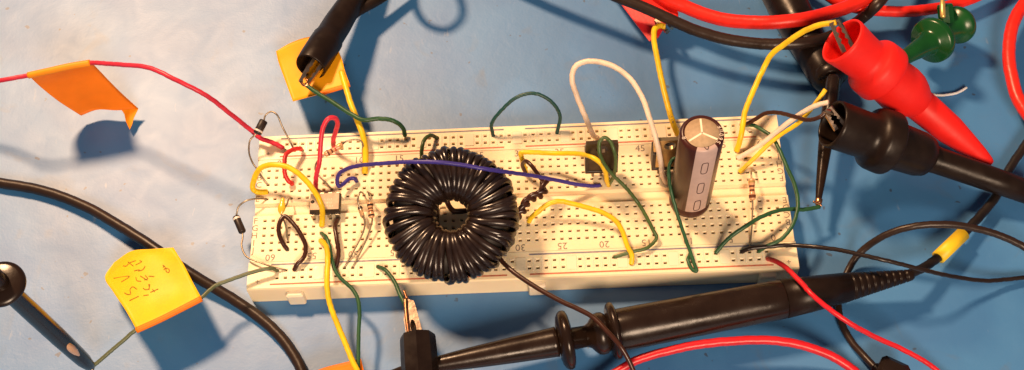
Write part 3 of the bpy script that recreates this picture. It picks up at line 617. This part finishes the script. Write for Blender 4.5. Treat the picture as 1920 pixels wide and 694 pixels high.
lathe(mb, a, b, [(0, 1.5), (0, 2.15), (L, 2.15), (L, 1.5)], 24, sx=.85); tag(mb.build('tape_band', M['tagyellow']), 'yellow tape band wrapped round the black probe cable', 'tape')
wire('wire_scrap', 'clipped bit of clear insulation lying on the mat below the green grabber', 'scrap', [(1742, 178, .8), (1768, 178.5, .8), (1790, 175.5, .8), (1803, 170, .9), (1812, 164, 1)], 5, M['scrap'])

# ------------------------------------------------------------------ adhesive flags and notes
def sheet(name, label, cat, rows, m, th=.22, n=6, curl=None, group=None):
    """sheet through a grid of (u, v, z) control points, with thickness; returns object and a function giving the surface point under a photo pixel"""
    G = [spline([P(*p) for p in r], n) for r in rows]
    C = [spline([g[i] for g in G], n) for i in range(len(G[0]))]
    nu, nv = len(C), len(C[0])
    pts = [[C[i][j] for j in range(nv)] for i in range(nu)]
    flat = [pts[i][j] for i in range(nu) for j in range(nv)]
    fs = [(i * nv + j, (i + 1) * nv + j, (i + 1) * nv + j + 1, i * nv + j + 1) for i in range(nu - 1) for j in range(nv - 1)]
    nor = [Vector() for _ in flat]
    for f in fs:
        k = (flat[f[1]] - flat[f[0]]).cross(flat[f[3]] - flat[f[0]])
        for q in f: nor[q] += k
    nor = [k.normalized() if k.length > 0 else Vector((0, 0, 1)) for k in nor]
    if sum(k.z for k in nor) < 0: nor = [-k for k in nor]
    low = [p - k * th for p, k in zip(flat, nor)]
    o = len(flat); mb = MB(); ed = [(i, 0) for i in range(nu)] + [(nu - 1, j) for j in range(1, nv)] + [(i, nv - 1) for i in range(nu - 2, -1, -1)] + [(0, j) for j in range(nv - 2, 0, -1)]
    e = [i * nv + j for i, j in ed]
    mb.add(flat + low, fs + [tuple(o + q for q in f)[::-1] for f in fs] + [(e[k], e[(k + 1) % len(e)], o + e[(k + 1) % len(e)], o + e[k]) for k in range(len(e))])
    ob = mb.build(name, m); tag(ob, label, cat, group)
    bvh = BVHTree.FromPolygons(flat, fs)
    def on(u, v, lift=.05):
        h = bvh.ray_cast(CC, ray(u, v))
        return (h[0] + Vector((0, 0, lift))) if h[0] is not None else None
    return ob, on
GF = 'orange paper flags stuck round wires'
fl, on = sheet('tape_flag', 'plain orange tape flag with a torn lower edge, hanging from the long red wire', 'tape flag',
    [[(53, 141, 27.4), (92, 132.5, 28), (130, 124, 28.2), (169, 115, 28)], [(76, 163, 19), (108, 152, 19.4), (146, 143, 19.4), (189, 136, 19)], [(110, 190, 11), (142, 179, 11.5), (178, 173, 11.5), (224, 172, 11)], [(152, 217, 3.2), (182, 206, 3.6), (220, 207, 3.8), (259, 204, 4)]], M['orange'], group=GF)
mb = MB(); pz = [P(227, 205, 3.7), P(233, 214, 3.2), P(236, 228, 2.8), P(243, 243, 2.4), P(248, 232, 2.8), P(251, 220, 3.2), P(259, 204, 4), P(243, 202, 4.2)]
mb.add(pz + [p + Vector((0, 0, -.2)) for p in pz], [tuple(range(8)), tuple(range(8, 16))[::-1]] + [(k, (k + 1) % 8, 8 + (k + 1) % 8, 8 + k) for k in range(8)], 0, False); mb.build('torn_tongue', M['midorange'], fl)
mb = MB(); tube(mb, path_of([(53, 141.5, 27.2), (92, 133, 27.8), (130, 124.5, 28), (169, 118, 27.8)]), 1.05, 14); mb.build('folded_edge', M['midorange'], fl)
fl, on = sheet('sticky_note', 'yellow orange note with handwriting, folded over the grey green wire', 'note',
    [[(256, 619, 14), (297, 600, 14.4), (337, 580, 14.4), (378, 559, 14)], [(236, 583, 14), (280, 563, 15), (322, 545, 15), (362, 530, 14)], [(212, 547, 11.5), (260, 523, 13.4), (304, 505, 13.6), (345, 497, 12.6)], [(197, 518, 8), (240, 490, 11), (284, 474, 12), (333, 477, 11.4)], [(214, 492, 7.4), (246, 471, 9.6), (284, 467, 11), (325, 464, 11)]], M['yelloworange'], group=GF)
mb = MB(); tube(mb, path_of([(256, 619.5, 13.6), (297, 601, 14), (337, 581, 14), (378, 560, 13.6)]), .9, 14); mb.build('folded_edge', M['orange'], fl)
ST = [[(270, 408), (203, 440)], [(168, 383), (190, 395), (212, 392), (208, 358), (225, 340), (258, 357)], [(90, 278), (205, 265), (145, 305)], [(305, 403), (342, 398)], [(303, 350), (322, 361), (345, 352), (342, 322)], [(350, 322), (345, 362)], [(355, 380), (412, 355)], [(370, 358), (385, 376)],
      [(250, 272), (258, 295), (288, 300)], [(283, 262), (332, 292)], [(318, 258), (336, 282), (310, 290)], [(343, 263), (382, 266)], [(238, 225), (276, 216)], [(268, 226), (300, 216), (316, 192)], [(248, 182), (292, 158), (278, 150)], [(158, 188), (180, 190), (198, 172)], [(193, 160), (232, 190)], [(200, 168), (250, 150)],
      [(445, 183), (462, 200), (452, 218)], [(455, 186), (447, 200)], [(468, 205), (490, 214), (487, 236), (470, 230), (467, 206)]]
mb = MB()
for st in ST:
    q = [on(190 + x / 3.856, 450 + y / 3.856) for x, y in st]; q = [k for k in q if k]
    if len(q) > 1: tube(mb, spline(q, 4), .13, 6)
mb.build('handwriting', M['pen'], fl)
fl, on = sheet('sticky_note', 'square orange note on the yellow wire, lying beneath the black alligator clip', 'note',
    [[(549, 190, 10.5), (585, 180, 12.6), (622, 169, 13.6), (656, 158.5, 14)], [(535, 152, 10.5), (575, 142, 12.6), (612, 134, 13.6), (647, 134, 14)], [(522, 116, 9.5), (564, 104, 11.4), (602, 95, 12.8), (640, 108, 13.6)], [(517.5, 96, 7.8), (548, 79, 9), (582, 69, 10.5), (625, 76, 12.6)]], M['noteorange'], group=GF)
mb = MB(); tube(mb, path_of([(600, 176, 13), (622, 169.5, 13.4), (656, 159, 13.7)]), .7, 12); mb.build('folded_edge', M['orange'], fl)
fl, on = sheet('sticky_note', 'orange note cut off by the bottom edge, under the hanging yellow and green wires', 'note',
    [[(560, 712, 8), (600, 692, 8.6), (640, 681, 8.8), (677, 672.5, 8.6)], [(570, 760, 7), (610, 750, 8), (650, 740, 8), (690, 730, 8)]], M['orange'], group=GF)

# ------------------------------------------------------------------ clips, grabbers and probes
def px_lathe(mb, A, B, prof, seg=44, mi=0, sx=1., sm=0, smooth=True, caps=(True, True), off=0.):
    """prof in photo pixels along A->B; A, B = (u, v, z)"""
    a, b = P(*A), P(*B); Lp = math.hypot(B[0] - A[0], B[1] - A[1]); L = (b - a).length; k = L / Lp
    kr = mmpx((a + b) / 2)
    pr = [(s * k, r * kr) for s, r in prof]
    if sm: pr = smoothprof(pr, sm)
    lathe(mb, a, b, pr, seg, mi, sx, smooth=smooth, caps=caps)
    return a, b
def jaw(parent, A, B, w0, w1, gap0, gap1, teeth=4, m='steel', th=.35):
    """pair of toothed sheet metal jaws from A (hinge) to B (tip)"""
    a, b = P(*A), P(*B); d = (b - a); L = d.length; d.normalize()
    view = (CC - a).normalized(); side = d.cross(view).normalized(); nn = side.cross(d).normalized()
    for sg in (1, -1):
        mb = MB(); n = 10; vs = []
        for i in range(n + 1):
            t = i / n; w = w0 + (w1 - w0) * t; g = gap0 + (gap1 - gap0) * t; c = a + d * (L * t) + side * (sg * g)
            k = .55 if (i > n - teeth * 2 and i % 2) else 0
            for q, (x, y) in enumerate(((-w, k), (w, k), (w, 1.1), (w * .5, 1.5), (-w * .5, 1.5), (-w, 1.1))):
                vs.append(c + nn * x + side * (sg * y))
        fs = [(i * 6 + k, i * 6 + (k + 1) % 6, (i + 1) * 6 + (k + 1) % 6, (i + 1) * 6 + k) for i in range(n) for k in range(6)] + [tuple(range(6))[::-1], tuple(n * 6 + k for k in range(6))]
        mb.add(vs, fs, 0, False); mb.build('jaw', M[m], parent)
GC = 'insulated clips gripping wires'
# big red clip
A, MM, B = (1579, 76, 39), (1725, 197, 17), (1859, 309, 6)
t = thing('alligator_clip', 'big red clip with a wide open boot, its jaws holding the yellow wire', 'clip', (P(*A).x, P(*A).y, 2), GC)
mb = MB(); px_lathe(mb, A, MM, [(95, 1), (90, 33), (10, 40.5), (1, 42), (-2, 44), (0, 47), (4, 47.5), (30, 44), (52, 42), (60, 43), (65, 50), (70, 55), (75, 56.5), (90, 57.5), (96, 57.5), (98.5, 57), (99.2, 55.8), (99.6, 47.5), (100, 46.5), (101, 46), (112, 46), (140, 48), (156, 46), (170, 40), (182, 33), (190, 28), (196, 15), (198, 1)], 56)
boot = mb.build('boot', M['redrubber'], t)
mb = MB(); px_lathe(mb, MM, B, [(-22, 18), (-12, 30), (0, 31), (30, 30), (72, 28), (110, 22), (145, 16), (166, 11), (172, 8), (174, 1)], 44); mb.build('strain_relief', M['redrubber'], t)
jaw(t, (1592, 94, 38), (1565, 40, 41.5), 1.1, .8, .8, .2)
# big black clip
A, MM, B = (1561, 232, 27), (1740, 295, 12), (1945, 366, 6)
t = thing('alligator_clip', 'big black clip with a wide open boot, holding white, yellow and black wires', 'clip', (P(*A).x, P(*A).y, 2), GC)
mb = MB(); px_lathe(mb, A, MM, [(95, 1), (90, 30), (10, 38), (1, 39.5), (-2, 41.5), (0, 44.5), (4, 45.5), (30, 45), (58, 44), (70, 45), (75, 53), (79, 58), (84, 60), (102, 61.5), (106, 61.5), (108.5, 61), (109.2, 59.5), (109.6, 48), (110, 46.5), (111, 46), (118, 45.5), (150, 44), (170, 43), (184, 39), (191, 30), (196, 15), (198, 1)], 56)
mb.build('boot', M['blackrubber'], t)
mb = MB(); px_lathe(mb, MM, B, [(-20, 16), (-8, 27), (6, 27), (20, 25.5), (60, 25), (130, 24), (220, 23)], 40); mb.build('strain_relief', M['blackrubber'], t)
jaw(t, (1576, 238, 26.5), (1551, 204, 29), 1.1, .8, .8, .2)
mb = MB(); px_lathe(mb, (1547, 208, 29.6), (1562, 214, 29.4), [(0, 3), (2, 5), (10, 6), (16, 3)], 12, smooth=False); mb.build('solder_blob', M['steel'], t)
# black hook probe behind both clips: thick body and slim bronze nose
t = thing('hook_probe', 'black probe half hidden behind the red clip, with a slim bronze nose pointing down', 'probe', (P(1540, 150, 6).x, P(1540, 150, 6).y, 4))
mb = MB(); px_lathe(mb, (1450, -40, 6.5), (1566, 172, 7), [(0, 34), (30, 38), (60, 38.5), (110, 37), (150, 34.5), (190, 33), (215, 31), (225, 26), (232, 18), (240, 8)], 40); mb.build('probe_body', M['blackplastic'], t)
mb = MB(); px_lathe(mb, (1553, 132, 8), (1570, 178, 8), [(0, 30), (4, 33), (14, 33), (20, 30), (24, 12)], 36); mb.build('flange', M['blackplastic'], t)
mb = MB(); px_lathe(mb, (1563, 144, 13.5), (1533.5, 384, 8), [(-3, 5), (0, 11), (6, 14), (50, 14.5), (52, 15), (95, 14.5), (140, 12.5), (200, 8.5), (228, 6), (238, 5), (240, 2)], 28); mb.build('nose', M['probe'], t)
mb = MB(); px_lathe(mb, (1536, 372, 8.5), (1533, 388, 8), [(0, 5.5), (2, 7), (10, 6.5), (14, 4), (16, 1)], 16); tube(mb, path_of([(1524, 378, 9), (1532, 381, 9), (1541, 386, 8.8)], 4), .35, 8); mb.build('hook_tip', M['copper'], t)
# green grabber
A, B = (1688, 113, 20), (1818, 33, 7)
t = thing('test_grabber', 'green plunger grabber with two round flanges and a metal pin', 'grabber', (P(*A).x, P(*A).y, 4))
mb = MB(); px_lathe(mb, A, B, [(-4, 12), (0, 13), (26, 16), (44, 19), (57, 21), (61, 26), (64, 40), (66, 43), (72, 43.5), (75, 41), (78, 26), (84, 22), (100, 21), (112, 22), (117, 28), (120, 35), (123, 36.5), (128, 36), (131, 33), (134, 20), (136, 2)], 44); mb.build('grabber_body', M['greenplastic'], t)
mb = MB(); px_lathe(mb, (1777, 62, 11), (1771, 6, 17), [(0, 14), (30, 15), (50, 15.5), (54, 14), (56, 2)], 8, smooth=False); mb.build('collar', M['greenplastic'], t)
mb = MB(); px_lathe(mb, (1768, 34, 18.5), (1766, -30, 21), [(0, 1), (1, 4), (4, 5), (28, 5), (30, 4), (64, 4)], 16); mb.build('pin', M['bandgold'], t)
# small red clip at the top
t = thing('alligator_clip', 'small red wedge shaped clip at the top edge, gripping a yellow wire', 'clip', (P(1220, 40, 10).x, P(1220, 40, 10).y, 8), GC)
def prism(mb, top, bot):
    n = len(top); vs = [P(*p) for p in top] + [P(*p) for p in bot]
    mb.add(vs, [tuple(range(n)), tuple(range(n, 2 * n))[::-1]] + [(k, (k + 1) % n, n + (k + 1) % n, n + k) for k in range(n)], 0, False)
mb = MB(); prism(mb, [(1150, -45, 8), (1196, -10, 8), (1236, 24, 8), (1250, 42, 8), (1234, 70, 7), (1217, 77, 6.5), (1160, 2, 7), (1135, -35, 7)], [(1150, -40, 4), (1196, -4, 4), (1236, 30, 4), (1249, 47, 4), (1234, 72, 4), (1218, 79, 4), (1162, 6, 4), (1136, -30, 4)]); mb.build('lower_shell', M['redgloss'], t)
mb = MB(); prism(mb, [(1165, -50, 11), (1215, -30, 11.5), (1263, 12, 11), (1272, 24, 10.5), (1271, 34, 10), (1258, 38, 10), (1236, 28, 10), (1196, -2, 11)], [(1165, -42, 7), (1215, -20, 7), (1262, 20, 7), (1272, 29, 7), (1271, 38, 7), (1256, 44, 7), (1236, 36, 7), (1196, 6, 7)]); mb.build('upper_shell', M['redrubber'], t)
jaw(t, (1236, 34, 8.5), (1256, 56, 9), 1.2, 1.0, .6, .3, 3)
# black clip over the orange note
A, B = (583, 124, 17), (700, -62, 6)
t = thing('alligator_clip', 'black clip leaning over the orange note, jaws on a green wire', 'clip', (P(570, 158, 18).x, P(570, 158, 18).y, 14), GC)
mb = MB(); px_lathe(mb, A, B, [(40, 1), (38, 20), (6, 25), (0, 26), (-3, 27), (0, 28.5), (14, 29.5), (40, 29.5), (56, 29), (60, 26.5), (90, 26.5), (130, 24), (180, 22), (220, 20)], 40); mb.build('boot', M['blackrubber'], t)
mb = MB(); tube(mb, path_of([(650, 44, 10), (668, 24, 9), (690, 10, 8), (722, -8, 7), (760, -30, 6)]), [1.9 - .8 * abs(k / 40 - .6) for k in range(41)], 14); mb.build('lever', M['blackrubber'], t)
mb = MB(); tube(mb, path_of([(706, -66, 7), (742, -112, 11), (782, -122, 15), (812, -98, 17), (815, -62, 17), (790, -34, 16), (756, -38, 15), (738, -66, 14), (746, -110, 14), (790, -160, 14)]), 1.3, 12); mb.build('cable', M['cable black'], t)
jaw(t, (601, 108, 18), (569, 157, 17), 1.5, 1.0, 1.1, .35, 3)
mb = MB(); tube(mb, path_of([(562, 150, 17.6), (570, 160, 17.2), (578, 158, 17.2), (576, 149, 17.8)], 5), .45, 8); mb.build('jaw_tip', M['copper'], t)
# black hook probe lower left
A, B = (-50, 484, 100), (170, 688, 9.5)
t = thing('hook_probe', 'black hook probe reaching in from the left edge, its tip on the grey green wire', 'probe', (P(*B).x, P(*B).y, 5))
mb = MB(); px_lathe(mb, A, B, [(0, 16), (60, 16.5), (100, 17), (140, 17.5), (200, 17.5), (250, 16.5), (276, 15.5), (288, 13), (294, 12), (298, 9), (300, 2)], 40); mb.build('probe_body', M['probe'], t)
a, b = P(*A), P(*B)
def along(ut):
    lo_, hi_ = 0., 1.
    for _ in range(40):
        mid = (lo_ + hi_) / 2; q = CR.transposed() @ (a.lerp(b, mid) - CC)
        lo_, hi_ = (mid, hi_) if 960 + F * q.x / -q.z < ut else (lo_, mid)
    return a.lerp(b, lo_)
c = along(6); d = (b - a).normalized(); k = mmpx(c)
mb = MB(); lathe(mb, c - d * 2.4, c, [(0, 12 * k), (.2, 36 * k), (.6, 43 * k), (1.1, 45 * k), (1.6, 45 * k), (2.0, 43 * k), (2.3, 39 * k), (2.4, 12 * k)], 48); mb.build('finger_flange', M['probe'], t)
p1, p2 = along(112), along(143); vd = (CC - p1).normalized(); kr = mmpx((a + b) / 2) * 15.6
sd = d.cross(vd).normalized(); nn = sd.cross(d).normalized(); nn = nn if nn.dot(vd) > 0 else -nn
mb = MB(); tube(mb, [p1.lerp(p2, q / 8) + nn * (kr - .45) for q in range(9)], [.25 + 1.15 * math.sin(math.pi * (q / 8) ** .7) for q in range(9)], 10, flat=.75); mb.build('scraped_notch', M['resbody'], t)
mb = MB(); tube(mb, path_of([(160, 676, 10.5), (168, 686, 9.8), (174, 690, 9.2), (170, 696, 9)], 4), .55, 8); mb.build('hook_tip', M['steel'], t)
# small alligator clip with bare jaws at the bottom
t = thing('alligator_clip', 'small alligator clip with bare metal jaws and black boot at the bottom edge', 'clip', (P(785, 660, 6).x, P(785, 660, 6).y, 6), GC)
mb = MB(); px_lathe(mb, (783, 630, 13), (790, 730, 13), [(4, 1), (3, 24), (0, 30), (0, 33), (5, 34), (40, 35), (100, 35)], 8, smooth=False); mb.build('boot', M['blackplastic'], t)
def cut_jaw(pts, hole, z, th):
    n = len(pts); hc = hole; mb = MB()
    K = 28; cu = sum(p[0] for p in hc) / len(hc); cv = sum(p[1] for p in hc) / len(hc)
    def at(poly, a):
        d = (math.cos(a), math.sin(a)); best = 0
        for (x0, y0), (x1, y1) in zip(poly, poly[1:] + poly[:1]):
            ex, ey = x1 - x0, y1 - y0; den = d[0] * ey - d[1] * ex
            if abs(den) < 1e-9: continue
            tt = ((x0 - cu) * ey - (y0 - cv) * ex) / den; ss = ((x0 - cu) * d[1] - (y0 - cv) * d[0]) / den
            if tt > 0 and -1e-6 <= ss <= 1 + 1e-6: best = max(best, tt)
        return (cu + d[0] * best, cv + d[1] * best)
    angs = sorted([2 * math.pi * k / K for k in range(K)] + [math.atan2(p[1] - cv, p[0] - cu) % (2 * math.pi) for p in pts])
    vs = []
    K = len(angs)
    for zz in (z, z - th):
        vs += [P(*at(hc, a), zz) for a in angs] + [P(*at(pts, a), zz) for a in angs]
    off = P(cu, cv, z - th) - P(cu, cv, z)
    vs = vs[:2 * K] + [v + Vector((0, 0, -th)) for v in vs[:2 * K]]
    fs = []
    for k in range(K):
        q = (k + 1) % K
        fs += [(k, q, K + q, K + k), (2 * K + k, 3 * K + k, 3 * K + q, 2 * K + q), (k, 2 * K + k, 2 * K + q, q), (K + k, K + q, 3 * K + q, 3 * K + k)]
    mb.add(vs, fs, 0, False); return mb
hole = [(775 + 5.5 * math.cos(a) - 2.2 * math.sin(a) * -1, 613 + 14 * math.sin(a)) for a in [2 * math.pi * k / 16 for k in range(16)]]
cut_jaw([(759, 563), (766, 561), (776, 564), (783, 588), (795, 634), (764, 640), (757, 600)], hole, 15, 1.0).build('jaw', M['steel'], t)
mb = MB(); tube(mb, path_of([(760, 560, 15.4), (761, 580, 15.4), (764, 610, 15.4), (768, 638, 15.2)], 5), .55, 10); mb.build('folded_edge', M['copper'], t)
mb = MB(); prism(mb, [(757, 566, 12), (776, 566, 12), (797, 636, 11), (762, 640, 11)], [(757, 570, 11), (776, 570, 11), (797, 640, 10), (762, 644, 10)]); mb.build('jaw', M['steel'], t)
mb = MB(); tube(mb, path_of([(765, 566, 14), (761, 555, 14), (757.5, 545, 14)], 4), .4, 8); mb.build('jaw_tip', M['copper'], t)
# oscilloscope probe across the bottom
A, B = (730, 700, 8.8), (1712, 515, 9.4)
t = thing('scope_probe', 'long black oscilloscope probe with round finger flanges, lying in front of the breadboard', 'probe', (P(1200, 605, 0).x, P(1200, 605, 0).y, 0))
o = 31.5                                                  # distances measured from u = 760
def sh(pr): return [(s + o, r) for s, r in pr]
mb = MB(); px_lathe(mb, A, B, sh([(-31, 5), (0, 11), (71, 16), (122, 20), (200, 24.5), (278, 28), (284, 29), (286, 22), (352, 20), (353, 2)]), 40); mb.build('nose', M['probe'], t)
def disc(s, r, th): return [(s - th, r * .55), (s - th * .8, r * .80), (s - th * .5, r * .93), (s - th * .15, r * .99), (s + th * .2, r), (s + th * .55, r * .96), (s + th * .8, r * .82), (s + th, r * .5)]
mb = MB(); px_lathe(mb, A, B, sh(disc(300, 56, 14)), 52); mb.build('finger_flange', M['probe'], t)
mb = MB(); px_lathe(mb, A, B, sh([(338, 20), (346, 24), (352, 32), (358, 38), (366, 40), (374, 39), (380, 34), (386, 26)]), 44); mb.build('collar', M['probe'], t)
mb = MB(); px_lathe(mb, A, B, sh(disc(391, 55, 11)), 52); mb.build('finger_flange', M['probe'], t)
mb = MB(); px_lathe(mb, A, B, sh([(386, 30), (396, 38), (402, 40), (440, 40), (560, 39), (680, 37.5), (714, 37), (717, 36)]), 44); mb.build('handle', M['probe'], t)
pr = [(717, 30), (718, 37), (770, 34), (838, 28)]
s = 838
for k in range(9):
    r = 27.5 - k * 1.75; pr += [(s, r), (s + 7, r - .6), (s + 7.5, r - 2.2), (s + 11, r - 2.4), (s + 11.5, r - 1.1)]; s += 13
pr += [(958, 11.5), (964, 10.5), (968, 8)]
mb = MB(); px_lathe(mb, A, B, sh(pr), 36); mb.build('strain_relief', M['blackrubber'], t)
# black connector at the lower right
t = thing('connector', 'black cable connector cut off by the bottom edge on the right', 'connector', (P(1664, 700, 0).x, P(1664, 700, 0).y, 0))
c = P(1668, 708, 5); d = Vector((.87, -.5, 0)); e = Vector((.5, .87, 0))
mb = MB(); box(mb, c, d * 4.2, e * 4.6, Vector((0, 0, 4.2)), 0, False, 1.3); mb.build('shell', M['blackplastic'], t)
mb = MB(); tube(mb, path_of([(1640, 688, 4), (1650, 697, 4.6), (1660, 704, 5)], 5), 1.5, 14); mb.build('cable_boot', M['blackrubber'], t)

# ------------------------------------------------------------------ light
ld = bpy.data.lights.new('desk_lamp', 'POINT'); ld.energy = LAMP = 56; ld.color = (1.0, .61, .34); ld.shadow_soft_size = .07
lo = bpy.data.objects.new('desk_lamp', ld); COL.objects.link(lo); lo.location = Vector((-365, 478, 750)) * S
fd = bpy.data.lights.new('room_light', 'AREA'); fd.shape = 'DISK'; fd.size = .42; fd.energy = 17.5; fd.color = (1.0, .72, .50)
fo = bpy.data.objects.new('room_light', fd); COL.objects.link(fo); fo.location = (.22, -.95, .78)
fo.rotation_euler = (Vector((.02, 0, 0)) - fo.location).to_track_quat('-Z', 'Y').to_euler()
w = bpy.data.worlds.new('World'); scene.world = w; w.use_nodes = True
bg = w.node_tree.nodes['Background']; bg.inputs['Color'].default_value = (.85, .88, 1.0, 1); bg.inputs["Strength"].default_value = .10
scene.view_settings.view_transform = 'Standard'; scene.view_settings.look = 'None'; scene.view_settings.exposure = 0; scene.view_settings.gamma = 1
scene.view_settings.use_curve_mapping = False
for o in scene.objects:
    if '_o' in o: del o['_o']
